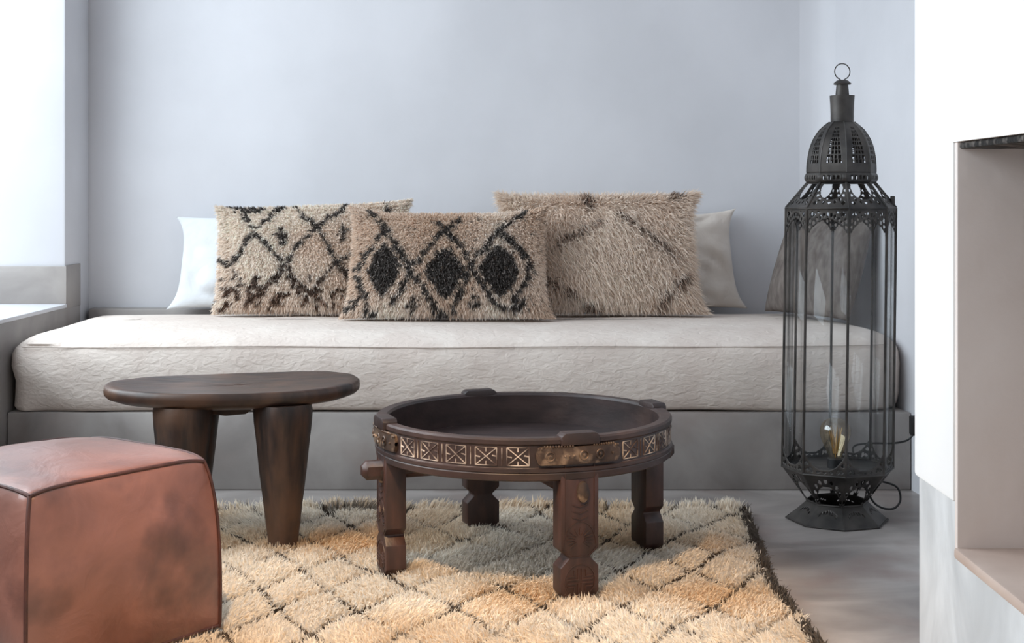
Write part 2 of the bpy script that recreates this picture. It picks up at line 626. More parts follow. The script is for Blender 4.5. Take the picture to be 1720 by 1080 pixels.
class Cushion:
    def __init__(s, corners, lean, T, pull=(.02, .02, .0, .02), yaw=0.0):
        s.c = [np.array(c, float) for c in corners]     # BL BR TR TL in (along, up)
        s.lean, s.T, s.pull, s.yaw = lean, T, pull, yaw

    def at(s, u, v, side):
        u = np.asarray(u, float)
        v = np.asarray(v, float)
        BL, BR, TR, TL = s.c
        U, V = u[..., None], v[..., None]
        p = BL * (1 - U) * (1 - V) + BR * U * (1 - V) + TR * U * V + TL * (1 - U) * V
        l, r, b, t = s.pull
        x = p[..., 0] + (1 - (2 * v - 1) ** 4) * (l * (1 - u) - r * u)
        h = p[..., 1] + (1 - (2 * u - 1) ** 4) * (b * (1 - v) - t * v)
        e = np.clip(16 * u * (1 - u) * v * (1 - v), 0, 1)
        th = s.T * e ** .42 * (1.12 - .24 * v) * side
        th = th + .006 * (vnoise(u * 5 + 3, v * 4 + side * 7) - .5) * np.clip(e * 3, 0, 1)
        sl, cl = math.sin(s.lean), math.cos(s.lean)
        X = x
        Y = h * cl - th * sl
        Z = h * sl + th * cl
        cy, sy = math.cos(s.yaw), math.sin(s.yaw)
        return np.stack([X * cy - Y * sy, X * sy + Y * cy, Z], -1)

    def normal(s, u, v, side):
        e = .004
        u0 = np.clip(u, .02, .98)
        v0 = np.clip(v, .02, .98)
        a = s.at(u0 + e, v0, side) - s.at(u0 - e, v0, side)
        b = s.at(u0, v0 + e, side) - s.at(u0, v0 - e, side)
        nn = np.cross(a, b) * side
        return nn / (np.linalg.norm(nn, axis=-1)[..., None] + 1e-9)

    def grid(s, nu, nv):
        us, vs_ = np.meshgrid(np.linspace(0, 1, nu + 1), np.linspace(0, 1, nv + 1))
        # ease towards the edges so the rim stays round
        us = .5 - .5 * np.cos(us * PI) * (.6) - (.5 - us) * .4
        vs_ = .5 - .5 * np.cos(vs_ * PI) * (.6) - (.5 - vs_) * .4
        F, Bk = s.at(us, vs_, 1), s.at(us, vs_, -1)
        return us, vs_, F, Bk


def cushion_base(c, nu, nv):
    us, vs_, F, Bk = c.grid(nu, nv)
    W = nu + 1
    V = np.vstack([F.reshape(-1, 3), Bk.reshape(-1, 3)])
    off = W * (nv + 1)
    f = []
    for j in range(nv):
        for i in range(nu):
            a = j * W + i
            f.append((a, a + 1, a + W + 1, a + W))
            f.append((off + a, off + a + W, off + a + W + 1, off + a + 1))
    # close the rim (front and back meet there)
    rim = [j for j in range(W)] + [j * W + nu for j in range(1, nv + 1)] + [nv * W + i for i in range(nu - 1, -1, -1)] + [j * W for j in range(nv - 1, 0, -1)]
    for a, b in zip(rim, rim[1:] + rim[:1]):
        f.append((a, off + a, off + b, b))
    uv = np.vstack([np.stack([us.ravel(), vs_.ravel()], 1)] * 2)
    return V, f, uv


def shaggy(name, label, loc, c, color, nt, L, W, rows=0, sway=(0.0, -.6), group=None, lift=.55, back=.25):
    V, f, uv = cushion_base(c, 60, 40)
    bc = color(uv[:, 0], uv[:, 1]) * .95
    P, D, C, LL, BB = [], [], [], [], []
    for side, k in ((1, nt), (-1, int(nt * back))):
        u = rng.random(k)
        v = rng.random(k)
        # thicken near the rim so the outline is furry
        e = rng.random(k) < .16
        u = np.where(e, np.where(rng.random(k) < .5, u * .05, 1 - u * .05), u)
        e2 = rng.random(k) < .14
        v = np.where(e2, np.where(rng.random(k) < .35, v * .06, 1 - v * .06), v)
        if rows:
            v2 = (np.floor(v * rows) + .5 + rng.normal(0, .12, k)) / rows
            v = np.where(rng.random(k) < .8, np.clip(v2, 0, 1), v)
        p = c.at(u, v, side)
        nrm = c.normal(u, v, side)
        g = np.zeros((k, 3))
        sw = vnoise(u * 4 + side, v * 4) - .5
        g[:, 0] = sway[0] + sw * .7
        g[:, 2] = sway[1]
        out = np.stack([(u - .5) * 2, np.zeros(k), (v - .5) * 2], -1)
        edge = np.clip((np.maximum(abs(out[:, 0]), abs(out[:, 2])) - .8) * 5, 0, 1)[:, None]
        d = nrm * lift + g * (1 - edge * .85) + out * edge * .8 + rng.normal(0, .28, (k, 3))
        d /= np.linalg.norm(d, axis=1)[:, None]
        # nothing hangs down into the mattress
        low = p[:, 2] < L * 1.1
        d[:, 2] = np.where(low, np.maximum(d[:, 2], -p[:, 2] / L * .8), d[:, 2])
        P.append(p)
        D.append(d)
        cc = color(u, v)
        dk = cc.mean(axis=1) < .2
        flick = np.where(dk, np.where(rng.random(k) < .16, rng.uniform(2.2, 4.5, k), rng.uniform(.6, 1.5, k)), rng.uniform(.84, 1.12, k))
        C.append(np.clip(cc * flick[:, None], 0, .95))
        LL.append(L * rng.uniform(.65, 1.25, k))
        bb = np.zeros((k, 3))
        bb[:, 2] = np.where(low, 0, -.22)
        BB.append(bb)
    P, D, C, LL, BB = map(np.concatenate, (P, D, C, LL, BB))
    o = tuft_mesh(name, V, f, bc, P, D, LL, np.full(len(P), W), C, M['yarn'], BB)
    o.location = loc
    return tag(o, label, 'cushion', group)


CREAM = np.array(lin((250, 238, 227)))
TAN = np.array(lin((230, 210, 192)))
DARK = np.array(lin((88, 83, 80)))
BROWN = np.array(lin((104, 84, 72)))


def mixc(a, b, t):
    t = np.clip(t, 0, 1)[:, None]
    return a * (1 - t) + b * t


def norm_lines(lines, x0, y0, x1, y1):
    return [[((x - x0) / (x1 - x0), 1 - (y - y0) / (y1 - y0)) for x, y in ln] for ln in lines]


LB = norm_lines([
    [(430, 150), (510, 300), (610, 400), (700, 510)], [(690, 150), (510, 300), (440, 420), (370, 510), (310, 470)],
    [(760, 170), (890, 285), (950, 390), (1010, 500), (1090, 570)], [(1060, 140), (890, 285), (770, 400), (700, 510)],
    [(1250, 150), (1330, 260), (1200, 400), (1010, 500)], [(380, 510), (450, 610), (350, 680)], [(700, 510), (640, 600), (560, 680), (470, 740)],
    [(700, 510), (780, 620), (880, 700), (960, 750)], [(1010, 500), (900, 620), (800, 730)], [(1010, 500), (1100, 620), (1250, 740)],
    [(680, 290), (680, 380)], [(650, 330), (710, 330)], [(1040, 290), (1040, 360)], [(1010, 320), (1070, 320)], [(370, 150), (430, 165)],
    [(480, 165), (600, 175)]], 300, 150, 1400, 780)


def col_left(u, v):
    d = seg_dist(u, v, LB, 1.72) + (vnoise(u * 60, v * 40) - .5) * .05
    ink = ((d < .018) & (vnoise(u * 80, v * 50 + 3) > .16)).astype(float)
    band = ((v > .03) & (v < .33) & (vnoise(u * 34, v * 26 + 5) > .66 + .1 * np.abs(v - .2) * 5)).astype(float)
    bcol = mixc(CREAM, TAN, (vnoise(u * 4, v * 3) - .3) * 1.2 + (.45 - v) * .7)
    return mixc(bcol, mixc(DARK, BROWN, (.5 - v) * 2.4), np.maximum(ink, band))


LC = norm_lines([
    [(220, 70), (350, 220), (470, 430), (530, 530), (620, 480), (700, 380), (840, 220), (760, 140)], [(840, 220), (930, 140)],
    [(840, 230), (950, 350), (1060, 500), (1160, 400), (1280, 220), (1480, 80)], [(1280, 230), (1400, 330), (1520, 480), (1530, 640), (1440, 760), (1360, 880)],
    [(330, 220), (250, 350), (170, 480), (110, 600), (170, 720), (240, 870)], [(530, 540), (540, 640), (470, 760), (420, 850)],
    [(540, 560), (680, 740), (760, 870), (790, 920)], [(1060, 520), (1000, 680), (930, 820), (890, 920)], [(1060, 540), (1140, 680), (1220, 800), (1270, 870)],
    [(590, 820), (590, 890)], [(560, 855), (620, 855)], [(1080, 810), (1080, 870)], [(1050, 840), (1110, 840)], [(90, 860), (150, 820)],
    [(260, 915), (320, 905)], [(770, 905), (880, 915)], [(1370, 900), (1480, 820)], [(1240, 850), (1310, 860)]], 60, 70, 1650, 940)


def col_center(u, v):
    x = u * 1590 + 60
    y = 70 + (1 - v) * 870
    wob = (vnoise(u * 50, v * 34) - .5)
    d = seg_dist(u, v, LC, 1.83) + wob * .05
    ink = ((d < .026) & (vnoise(u * 80, v * 50 + 3) > .22)).astype(float)
    for cx, cy, hw, hh in ((335, 570, 135, 225), (840, 580, 165, 215), (1290, 570, 165, 225)):
        ink = np.maximum(ink, ((np.abs(x - cx) / hw) ** 1.25 + (np.abs(y - cy) / hh) ** 1.25 + wob * .3 < 1).astype(float) * (vnoise(u * 90, v * 60) > .10))
    ink = np.maximum(ink, (vnoise(u * 60 + 8, v * 44) > .9) * .8)
    bcol = mixc(CREAM, TAN, (vnoise(u * 4 + 7, v * 3) - .35) * 1.6 + .25)
    return mixc(bcol, DARK, ink)


LD = norm_lines([
    [(430, 350), (640, 250), (860, 160), (1000, 240), (1200, 400)], [(430, 500), (600, 600), (730, 690)], [(1230, 500), (1100, 610), (1020, 690)],
    [(700, 120), (670, 85)], [(1130, 90), (1200, 80)]], 200, 70, 1280, 690)


def col_right(u, v):
    d = seg_dist(u, v, LD, 1.74) + (vnoise(u * 30, v * 24) - .5) * .05
    ink = (d < .016).astype(float) * .9
    c0 = np.array(lin((244, 230, 217)))
    bcol = mixc(c0, TAN, (vnoise(u * 5 + 2, v * 4) - .4) * 1.1)
    return mixc(bcol, BROWN, ink)


ZM = 0.4300
shaggy('shaggy_cushion', 'cream shaggy cushion with dark brown diamond trellis, leftmost of the three woolly cushions', (-0.612, 4.035, ZM),
       Cushion([(-.297, .006), (.297, .006), (.288, .352), (-.304, .330)], math.radians(77), .058, (.018, .024, .004, .014)),
       col_left, 30000, .017, .0028, rows=34, sway=(0, -.25), lift=.9, group='woolly patterned cushions')
shaggy('shaggy_cushion', 'woolly cushion with three solid black diamonds, standing in front of two other cushions', (-0.204, 3.89, ZM),
       Cushion([(-.305, .006), (.305, .006), (.292, .335), (-.292, .335)], math.radians(75), .066, (.026, .026, .004, .030)),
       col_center, 32000, .017, .0028, rows=38, sway=(0, -.3), lift=.8, group='woolly patterned cushions')
shaggy('shaggy_cushion', 'long-haired beige cushion with one thin dark diamond line, rightmost of the three woolly cushions', (0.246, 4.035, ZM),
       Cushion([(-.302, .006), (.318, .006), (.295, .365), (-.302, .362)], math.radians(77), .062, (.02, .040, .004, .012)),
       col_right, 30000, .036, .0023, rows=0, sway=(.25, -.55), group='woolly patterned cushions', lift=.38)


def plain_pillow(name, label, loc, c, mat, cat='pillow', flange=.0, group=None, folds=0.0, seed=0):
    us, vs_, F, Bk = c.grid(44, 34)
    V, f, uv = cushion_base(c, 44, 34)
    V = V.copy()
    if folds:
        u, v = uv[:, 0], uv[:, 1]
        e = np.clip(16 * u * (1 - u) * v * (1 - v), 0, 1)
        q = (np.abs(vnoise(u * 5 + v * 4 + seed, v * 3 - u * 4 + seed) - .5) * 2)
        half = len(V) // 2
        sgn = np.ones(len(V))
        sgn[half:] = -1
        V[:, 1] -= sgn * folds * (q - .4) * np.clip(e * 4, .0, 1)
    mb = MB()
    mb.add(V.tolist(), f)
    o = mb.build(name, mat, angle=70)
    o.location = loc
    tag(o, label, cat, group)
    return o


p1 = plain_pillow('bed_pillow', 'plain white cotton pillow behind the leftmost woolly cushion', (-0.79, 4.195, ZM),
                  Cushion([(-.303, .004), (.30, .004), (.28, .30), (-.284, .296)], math.radians(80), .045, (.034, .02, .008, .006)),
                  M['pillow_white'], folds=.020, seed=2, group='plain bed pillows')
p2 = plain_pillow('bed_pillow', 'plain pale beige cotton pillow peeping out right of the long-haired cushion', (0.42, 4.235, ZM),
                  Cushion([(-.30, .004), (.300, .004), (.272, .322), (-.28, .30)], math.radians(80), .048, (.02, .032, .006, .016)),
                  M['pillow_beige'], folds=.034, seed=9, group='plain bed pillows')
ex = math.radians(-62)
plain_pillow('linen_cushion', 'grey-brown linen cushion leaning in the right corner behind the lantern', (0.838, 3.955, ZM),
             Cushion([(-.185, .006), (.185, .006), (.19, .325), (-.175, .318)], math.radians(72), .062, (.008, .01, .004, .010), yaw=ex),
             M['linen_grey'], cat='cushion', folds=.004, seed=4)

# ------------------------------------------------------------------ rug
RX0, RX1, RY0, RY1 = -1.0, 0.56, 1.55, 3.33


def rug_edge(y):
    return 0.525 + .05 * np.clip((y - 2.9) / .4, 0, 1) + .010 * np.sin(y * 9) + .012 * (vnoise(y * 7, y * 0 + 3) - .5)


def rug_lines(x, y):
    wx = x + .050 * (vnoise(x * 3.2 + 5, y * 3.2) - .5) + .018 * (vnoise(x * 11, y * 11 + 4) - .5)
    wy = y + .060 * (vnoise(x * 3 + 9, y * 3 + 2) - .5) + .018 * (vnoise(x * 11 + 9, y * 11) - .5)
    p, q = .160, .250
    a = ((wx + .437) / p + (wy - 2.517) / q)
    b = ((wx + .437) / p - (wy - 2.517) / q)
    da = np.abs(a - np.round(a))
    db = np.abs(b - np.round(b))
    k = 1 / math.hypot(1 / p, 1 / q)
    return np.minimum(da, db) * k        # metres to the nearest line


def rug_z(x, y):
    d = rug_lines(x, y)
    z = .008 + .012 * np.clip(d / .035, 0, 1) ** .6 + .006 * (vnoise(x * 9, y * 9) - .5)
    z += .012 * np.clip((y - 3.22) / .09, 0, 1) * np.clip(vnoise(x * 7 + 1, y * 0 + 6) - .25, 0, 1)
    return z


R1 = np.array(lin((244, 236, 224)))
R2 = np.array(lin((234, 208, 172)))
RD = np.array(lin((92, 82, 74)))


def rug_col(x, y):
    d = rug_lines(x, y)
    fade = vnoise(x * 8 + 3, y * 8)
    ink = (d < .0050 + .004 * (fade - .5)).astype(float) * np.clip(.35 + fade * 1.3, 0, 1)
    edge = rug_edge(y) - x
    ink = np.maximum(ink, ((edge < .022) & (vnoise(x * 5, y * 22) > .25)).astype(float) * .92)
    ink = np.maximum(ink, ((y > 3.285) & (vnoise(x * 9 + 2, y * 30) > .74)).astype(float) * .7)
    bcol = mixc(R1, R2, (vnoise(x * 5 + 1, y * 5) - .38) * 1.8)
    return mixc(bcol, RD, ink)


nx, ny = 150, 170
gy = np.linspace(RY0, RY1, ny + 1)
gv, gf = [], []
GX = np.linspace(0, 1, nx + 1)
for yv in gy:
    xe = float(rug_edge(yv))
    for s_ in GX:
        gv.append((RX0 + (xe - RX0) * s_, yv))
gv = np.array(gv)
gz = rug_z(gv[:, 0], gv[:, 1]) * .8
V = np.column_stack([gv, gz])
gf = [(j * (nx + 1) + i, j * (nx + 1) + i + 1, (j + 1) * (nx + 1) + i + 1, (j + 1) * (nx + 1) + i) for j in range(ny) for i in range(nx)]
# underside skirt down to the floor
rim = [i for i in range(nx + 1)] + [j * (nx + 1) + nx for j in range(1, ny + 1)] + [ny * (nx + 1) + i for i in range(nx - 1, -1, -1)] + [j * (nx + 1) for j in range(ny - 1, 0, -1)]
b0 = len(V)
low = V[rim].copy()
low[:, 2] = .001
V = np.vstack([V, low])
for i in range(len(rim)):
    j = (i + 1) % len(rim)
    gf.append((rim[i], b0 + i, b0 + j, rim[j]))
bc = rug_col(V[:, 0], V[:, 1])
NT = 190000
yy = RY0 + .3 + (RY1 - RY0 - .3) * rng.random(NT) ** 1.0
xx = RX0 + .12 + rng.random(NT) * (rug_edge(yy) - RX0 - .12)
# keep the pile clear of what stands on the rug
keepm = np.ones(NT, bool)
pcx, pcy, pa = -.800, 2.362, math.radians(53)
lx = (xx - pcx) * math.cos(pa) + (yy - pcy) * math.sin(pa)
ly = -(xx - pcx) * math.sin(pa) + (yy - pcy) * math.cos(pa)
keepm &= ~((np.abs(lx) < .205) & (np.abs(ly) < .205))
xx, yy = xx[keepm], yy[keepm]
ink_d = rug_lines(xx, yy)
P = np.column_stack([xx, yy, rug_z(xx, yy) * .8 - .001])
k = len(P)
flow = np.column_stack([(vnoise(xx * 6, yy * 6) - .5) * 1.6, -.35 + (vnoise(xx * 6 + 9, yy * 6) - .5) * 1.2, np.full(k, .75)])
D = flow + rng.normal(0, .30, (k, 3))
D[:, 2] = np.abs(D[:, 2]) + .12
D /= np.linalg.norm(D, axis=1)[:, None]
LL = .022 * rng.uniform(.6, 1.25, k) * np.where(ink_d < .008, .8, 1.0)
fr = yy > RY1 - .03
D[fr] = D[fr] * .6 + np.array([0, .6, .15])
D /= np.linalg.norm(D, axis=1)[:, None]
LL = np.where(fr, LL * 1.7, LL)
C = rug_col(xx, yy) * rng.uniform(.88, 1.10, (k, 1))
BB = np.zeros((k, 3))
BB[:, 2] = -.2
rug = tuft_mesh('berber_rug', V, gf, bc, P, D, LL, np.full(k, .0026), C, M['yarn'], BB)
tag(rug, 'shaggy cream wool rug with thin dark diamond lattice on the concrete floor', 'rug')

# ------------------------------------------------------------------ leather pouf
PH = .305


def pouf():
    t = thing('leather_pouf', (pcx, pcy, .020), 'square tan leather pouf with dark piped seams at the front left', 'pouf', pa)
    hs = .186
    mb = MB()

    def face(fn):
        mb.sheet(fn, 26, 26)

    def warp(p):
        x, y, z = p
        c = min(1.3, abs(x * y) / (hs * hs)) ** 5 * (max(0, z) / PH) ** 7
        return (x * (1 - .055 * c), y * (1 - .055 * c), z - .013 * c)

    def dome(a, b, amt):
        return amt * ((1 - a * a) * (1 - b * b)) ** .7

    def edgeb(z):       # the vertical edges belly a little
        return .975 + .012 * math.sin(PI * z) + .055 * (1 - z) + .016 * math.sin(PI * min(1, z * 1.0)) ** .5

    def side(ax, ay, bx, by, seed):
        def fn(s_, q):
            a, b = 2 * s_ - 1, 2 * q - 1
            k_ = edgeb(q) * hs
            x = (bx + ax * a) * k_
            y = (by + ay * a) * k_
            o_ = dome(a, b, .016) + .004 * (float(vnoise(a * 3 + seed, b * 3 + seed)) - .5) * (1 - a ** 4) * (1 - b ** 4)
            return (x + bx * o_, y + by * o_, q * PH)
        face(fn)
    side(1, 0, 0, -1, 1)
    side(0, 1, 1, 0, 5)
    side(-1, 0, 0, 1, 9)
    side(0, -1, -1, 0, 13)

    def top(s_, q):
        a, b = 2 * s_ - 1, 2 * q - 1
        return (a * hs * .975, b * hs * .975, PH + dome(a, b, .020) + .007 * (float(vnoise(a * 2 + 3, b * 2)) - .5) * (1 - a ** 4) * (1 - b ** 4))
    face(top)

    def bot(s_, q):
        a, b = 2 * s_ - 1, 2 * q - 1
        k_ = edgeb(0) * hs
        return (-a * k_, b * k_, 0)
    face(bot)
    bm = bmesh.new()
    me = bpy.data.meshes.new('tmp')
    me.from_pydata([warp(p) for p in mb.v], [], mb.f)
    bm.from_mesh(me)
    bmesh.ops.remove_doubles(bm, verts=bm.verts, dist=.0008)
    mb2 = MB()
    mb2.bm(bm)
    bpy.data.meshes.remove(me)
    body = mb2.build('cover', M['leather'], parent=t, angle=50)

    def edge(p, q, kk=28):
        return [warp(tuple(p[i] + (q[i] - p[i]) * j / kk for i in range(3))) for j in range(kk + 1)]
    cs = [(-hs, -hs), (hs, -hs), (hs, hs), (-hs, hs)]
    for i in range(4):
        a, b = cs[i], cs[(i + 1) % 4]
        m1 = MB()
        m1.tube(edge((a[0] * .975, a[1] * .975, PH), (b[0] * .975, b[1] * .975, PH)), .0034, 8)
        m1.build('piping', M['piping'], parent=t)
        m1 = MB()
        k0 = edgeb(0)
        m1.tube(edge((a[0] * k0, a[1] * k0, .004), (b[0] * k0, b[1] * k0, .004)), .0036, 8)
        m1.build('piping', M['piping'], parent=t)
        m1 = MB()
        m1.tube([warp((a[0] * edgeb(z / 24) * 1.003, a[1] * edgeb(z / 24) * 1.003, PH * z / 24)) for z in range(25)], .0034, 8)
        m1.build('piping', M['piping'], parent=t)
    return t


pouf()


# ------------------------------------------------------------------ carved stool
def stool():
    t = thing('carved_stool', (-.646, 3.075, .004), 'dark carved wooden stool with long oval top and stout tapering legs, beside the pouf', 'stool')
    rz = math.radians(13)
    A, B = .285, .175
    mb = MB()
    n = 72
    prof = [(0.0, .3515), (.35, .352), (.7, .3535), (.9, .3560), (.975, .3565), (.995, .3525), (1.0, .343), (.995, .335), (.97, .3285),
            (.9, .322), (.75, .316), (.55, .309), (.3, .307), (0.0, .307)]
    vs, fs = [], []
    for s_, z in prof:
        for i in range(n):
            a = 2 * PI * i / n
            ca, sa = math.cos(a), math.sin(a)
            e = .80
            x = A * math.copysign(abs(ca) ** e, ca) * s_
            wid = B * (1.0 + .12 * ca)
            y = wid * math.copysign(abs(sa) ** .88, sa) * s_
            zz = z + .006 * (x / A) ** 2 + .0015 * (float(vnoise(a * 4, s_ * 3)) - .5)
            vs.append((x * math.cos(rz) - y * math.sin(rz), x * math.sin(rz) + y * math.cos(rz), zz))
    for j in range(len(prof) - 1):
        for i in range(n):
            k_ = (i + 1) % n
            fs.append((j * n + i, j * n + k_, (j + 1) * n + k_, (j + 1) * n + i))
    mb.add(vs, fs)
    mb.build('seat', M['stool'], parent=t, angle=50)
    for (x, y, dx, dy) in ((-.088, -.115, -.004, -.004), (.127, -.095, .002, -.006), (-.118, .105, -.004, .006), (.085, .115, .004, .006)):
        mb = MB()
        vs, fs = [], []
        n2 = 20
        lv = [(.060, .325), (.0625, .312), (.061, .285), (.056, .24), (.050, .18), (.042, .11), (.036, .06), (.032, .028), (.0315, .012), (.028, .010)]
        for r, z in lv:
            k_ = (1 - z / .32)
            for i in range(n2):
                a = 2 * PI * i / n2
                q = r * (1 + .05 * math.cos(4 * a)) * (1 + .03 * (float(vnoise(a * 2.5 + x * 30, z * 16)) - .5))
                vs.append((x + dx * k_ + q * math.cos(a), y + dy * k_ + q * math.sin(a), z))
        for j in range(len(lv) - 1):
            for i in range(n2):
                i2 = (i + 1) % n2
                fs.append((j * n2 + i, j * n2 + i2, (j + 1) * n2 + i2, (j + 1) * n2 + i))
        fs.append(tuple(range(n2)))
        fs.append(tuple((len(lv) - 1) * n2 + i for i in range(n2)))
        mb.add(vs, fs)
        mb.build('leg', M['stool_leg'], parent=t, angle=50)
    # carved keel under the seat
    mb = MB()
    mb.prism([(-.05, .312), (.06, .312), (.045, .300), (.0, .296), (-.035, .300)], lambda a, b, q: (a, q, b), -.09, .05, bevel=.003)
    mb.build('keel', M['stool_leg'], parent=t)


stool()


# ------------------------------------------------------------------ grinder table
def grinder_table():
    t = thing('round_tray_table', (.012, 2.87, 0), 'round dark carved wooden tray table with brass straps standing on the rug', 'table')
    R = .313
    a0 = math.radians(20)     # angle of the front leg, measured from the camera side towards the right

    def cyl(ang, z, r):
        return (r * math.sin(ang), -r * math.cos(ang), z)

    def out(p):
        return (p[0], p[1], 0)
    # rim
    mb = MB()
    prof = [(R - .027, .250), (R - .027, .321), (R - .023, .326), (R - .004, .3265), (R, .323), (R, .3155), (R - .0025, .3135), (R - .0035, .312),
            (R - .0035, .271), (R - .002, .2695), (R + .001, .268), (R + .001, .262), (R - .001, .260), (R, .258), (R - .001, .247), (R - .006, .244), (R - .02, .244)]
    mb.lathe(prof, 144, closed=True)
    rb = R - .0035
    step = math.radians(11.4)

    def ln(a1, z1, a2, z2, wid=.0022, th=.0012, kk=4):
        pts = [cyl(a1 + (a2 - a1) * i / kk, z1 + (z2 - z1) * i / kk, rb + .0002) for i in range(kk + 1)]
        mb.strip(pts, out, wid, th, 1)
    zl, zh = .2745, .3085
    for q in range(4):
        mid = a0 - PI / 4 + q * PI / 2
        for i in range(-2, 3):
            c = mid + i * step
            h = math.radians(3.9)
            ln(c - h, zl, c + h, zh)
            ln(c - h, zh, c + h, zl)
            ln(c - h, zl, c - h, zh, kk=1)
            ln(c + h, zl, c + h, zh, kk=1)
            ln(c - h, zh, c + h, zh, .0014)
            ln(c - h, zl, c + h, zl, .0018)
            zm = (zl + zh) / 2
            for sg in (-1, 1):
                ln(c + sg * h, zm, c + sg * h * .55, zm + .002 * sg, .003)
                ln(c, zm + sg * .017, c, zm + sg * .009, .0026, kk=1)
            if i < 2:
                ln(c + step / 2, zl, c + step / 2, zh, kk=1)
        ln(mid - math.radians(29), .2695, mid + math.radians(29), .2695, .0016, .001, 24)
    mb.build('tray_rim', [M['table'], M['chalk']], parent=t, angle=30)
    # floor of the tray
    mb = MB()
    mb.lathe([(0.0, .257), (.20, .257), (R - .035, .2565), (R - .020, .256), (R - .020, .247), (0, .247)], 96)
    mb.build('tray_floor', M['table_in'], parent=t)
    # legs
    hw = .039
    ol = [(-hw, .256), (-hw, .112), (-.0225, .098), (-.0225, .095), (-hw, .078), (-hw, .030), (-hw + .012, .0145),
          (hw - .012, .0145), (hw, .030), (hw, .078), (.0225, .095), (.0225, .098), (hw, .112), (hw, .256)]
    leg0 = None
    for q in range(4):
        ang = a0 + q * PI / 2
        if leg0 is None:
            mb = MB()
            mb.prism(ol, lambda a, b, r: (a, -r, b), .268, .3105, bevel=.002)
            tab = [(-hw, .312), (-hw, .329), (-hw + .008, .3350), (hw - .008, .3350), (hw, .329), (hw, .312)]
            mb.prism(tab, lambda a, b, r: (a, -r, b), .286, .3170, m=2, bevel=.002)
            rf = .3105

            def cut(pts, wid=.0028, th=.0014, m=0):
                mb.strip([(a, -rf - .0002, b) for a, b in pts], lambda p: (0, -1, 0), wid, th, m)
            # oval boss where the cross bar comes through
            vs = []
            nn = 24
            for sc, dd in ((1, 0), (.92, .005), (.6, .0075), (0.01, .008)):
                for i in range(nn):
                    aa = 2 * PI * i / nn
                    vs.append((.006 + .0125 * sc * math.cos(aa), -rf - dd, .221 + .021 * sc * math.sin(aa)))
            fs = [(j * nn + i, j * nn + (i + 1) % nn, (j + 1) * nn + (i + 1) % nn, (j + 1) * nn + i) for j in range(3) for i in range(nn)]
            mb.add(vs, fs, 1)
            # sun burst
            for i in range(13):
                aa = PI * (i / 12) * 1.5 - PI * .25
                cut([(.010 * math.cos(aa), .131 + .008 * math.sin(aa)), (.028 * math.cos(aa), .131 + .021 * math.sin(aa))])
            cut([(.033 * math.cos(PI * i / 12), .120 + .045 * math.sin(PI * i / 12)) for i in range(13)], .0018, .001)
            for z in (.168, .180, .192):
                cut([(-.016, z + .006), (0, z), (.016, z + .006)], .0022)
            cut([(-.030, .30), (-.030, .14)], .0015, .001)
            cut([(.030, .30), (.030, .14)], .0015, .001)
            cut([(-hw + .004, .114), (-.018, .098), (.018, .098), (hw - .004, .114)], .002)
            # cross in the foot
            for sx in (-1, 1):
                for sz in (-1, 1):
                    cut([(sx * .0035, .051 + sz * .024), (sx * .0035, .051 + sz * .0035), (sx * .026, .051 + sz * .0035)], .003, .0016)
                    cut([(sx * .012, .051 + sz * .022), (sx * .012, .051 + sz * .010), (sx * .026, .051 + sz * .010)], .003, .0016)
            cut([(.031 * math.cos(2 * PI * i / 24), .052 + .031 * math.sin(2 * PI * i / 24)) for i in range(25)], .0018, .001)
            leg0 = mb.build('leg', [M['table_leg'], M['brass'], M['table']], parent=t, angle=30)
            lg = leg0
        else:
            lg = copy_obj(leg0, t)
        lg.rotation_euler = (0, 0, ang)
    # cross bars under the tray, ends chamfered, one pokes out past the legs
    for ang, half, z in ((math.radians(20), .352, .227), (math.radians(110), .305, .222)):
        mb = MB()
        hz = .0190
        for s0, s1 in ((-half, half),):
            mb.box((0, 0, z), (2 * half, .034, 2 * hz), None, 0, bevel=.010, seg=1)
        o_ = mb.build('cross_bar', M['table_leg'], parent=t, angle=40)
        o_.rotation_euler = (0, 0, ang)
    # brass straps with rounded ends, studs and a beaded top edge
    st0 = None
    for q in (0, 1, 3):
        ang = a0 + q * PI / 2
        if st0 is None:
            mb = MB()
            half = math.radians(16.0)
            vs, fs = [], []
            nk = 40
            zc, hz = .2925, .0185
            for i in range(nk + 1):
                s_ = -1 + 2 * i / nk
                e = min(1, (1 - abs(s_)) / .12)
                hh = hz * (math.sqrt(max(0, 1 - (1 - e) ** 2)) * .8 + .2) if e < 1 else hz
                a_ = s_ * half
                for r, z in ((R - .004, zc - hh), (R + .0035, zc - hh * .9), (R + .0045, zc), (R + .0035, zc + hh * .9), (R - .004, zc + hh)):
                    vs.append(cyl(a_, z, r))
            for i in range(nk):
                for j in range(4):
                    fs.append((i * 5 + j, i * 5 + j + 1, (i + 1) * 5 + j + 1, (i + 1) * 5 + j))
            mb.add(vs, fs)
            for da, big in ((-11, 1), (-5.8, 0), (-4.2, 0), (-2.6, 0), (1.2, 1), (7.4, 1), (12.5, 0)):
                a_ = math.radians(da)
                cpt = Vector(cyl(a_, zc, R + .0048))
                nrm = Vector((cpt.x, cpt.y, 0)).normalized()
                tx = Vector((-nrm.y, nrm.x, 0))
                rr = .0085 if big else .0024
                if big:
                    mb.tube([cpt + tx * (rr * math.cos(2 * PI * i / 20)) + Vector((0, 0, rr * math.sin(2 * PI * i / 20))) for i in range(20)], .0018, 6, closed=True)
                mb.tube([cpt - nrm * .001, cpt + nrm * .0015, cpt + nrm * .003], [.004 if big else rr, .0035 if big else rr * .9, .001], 10)
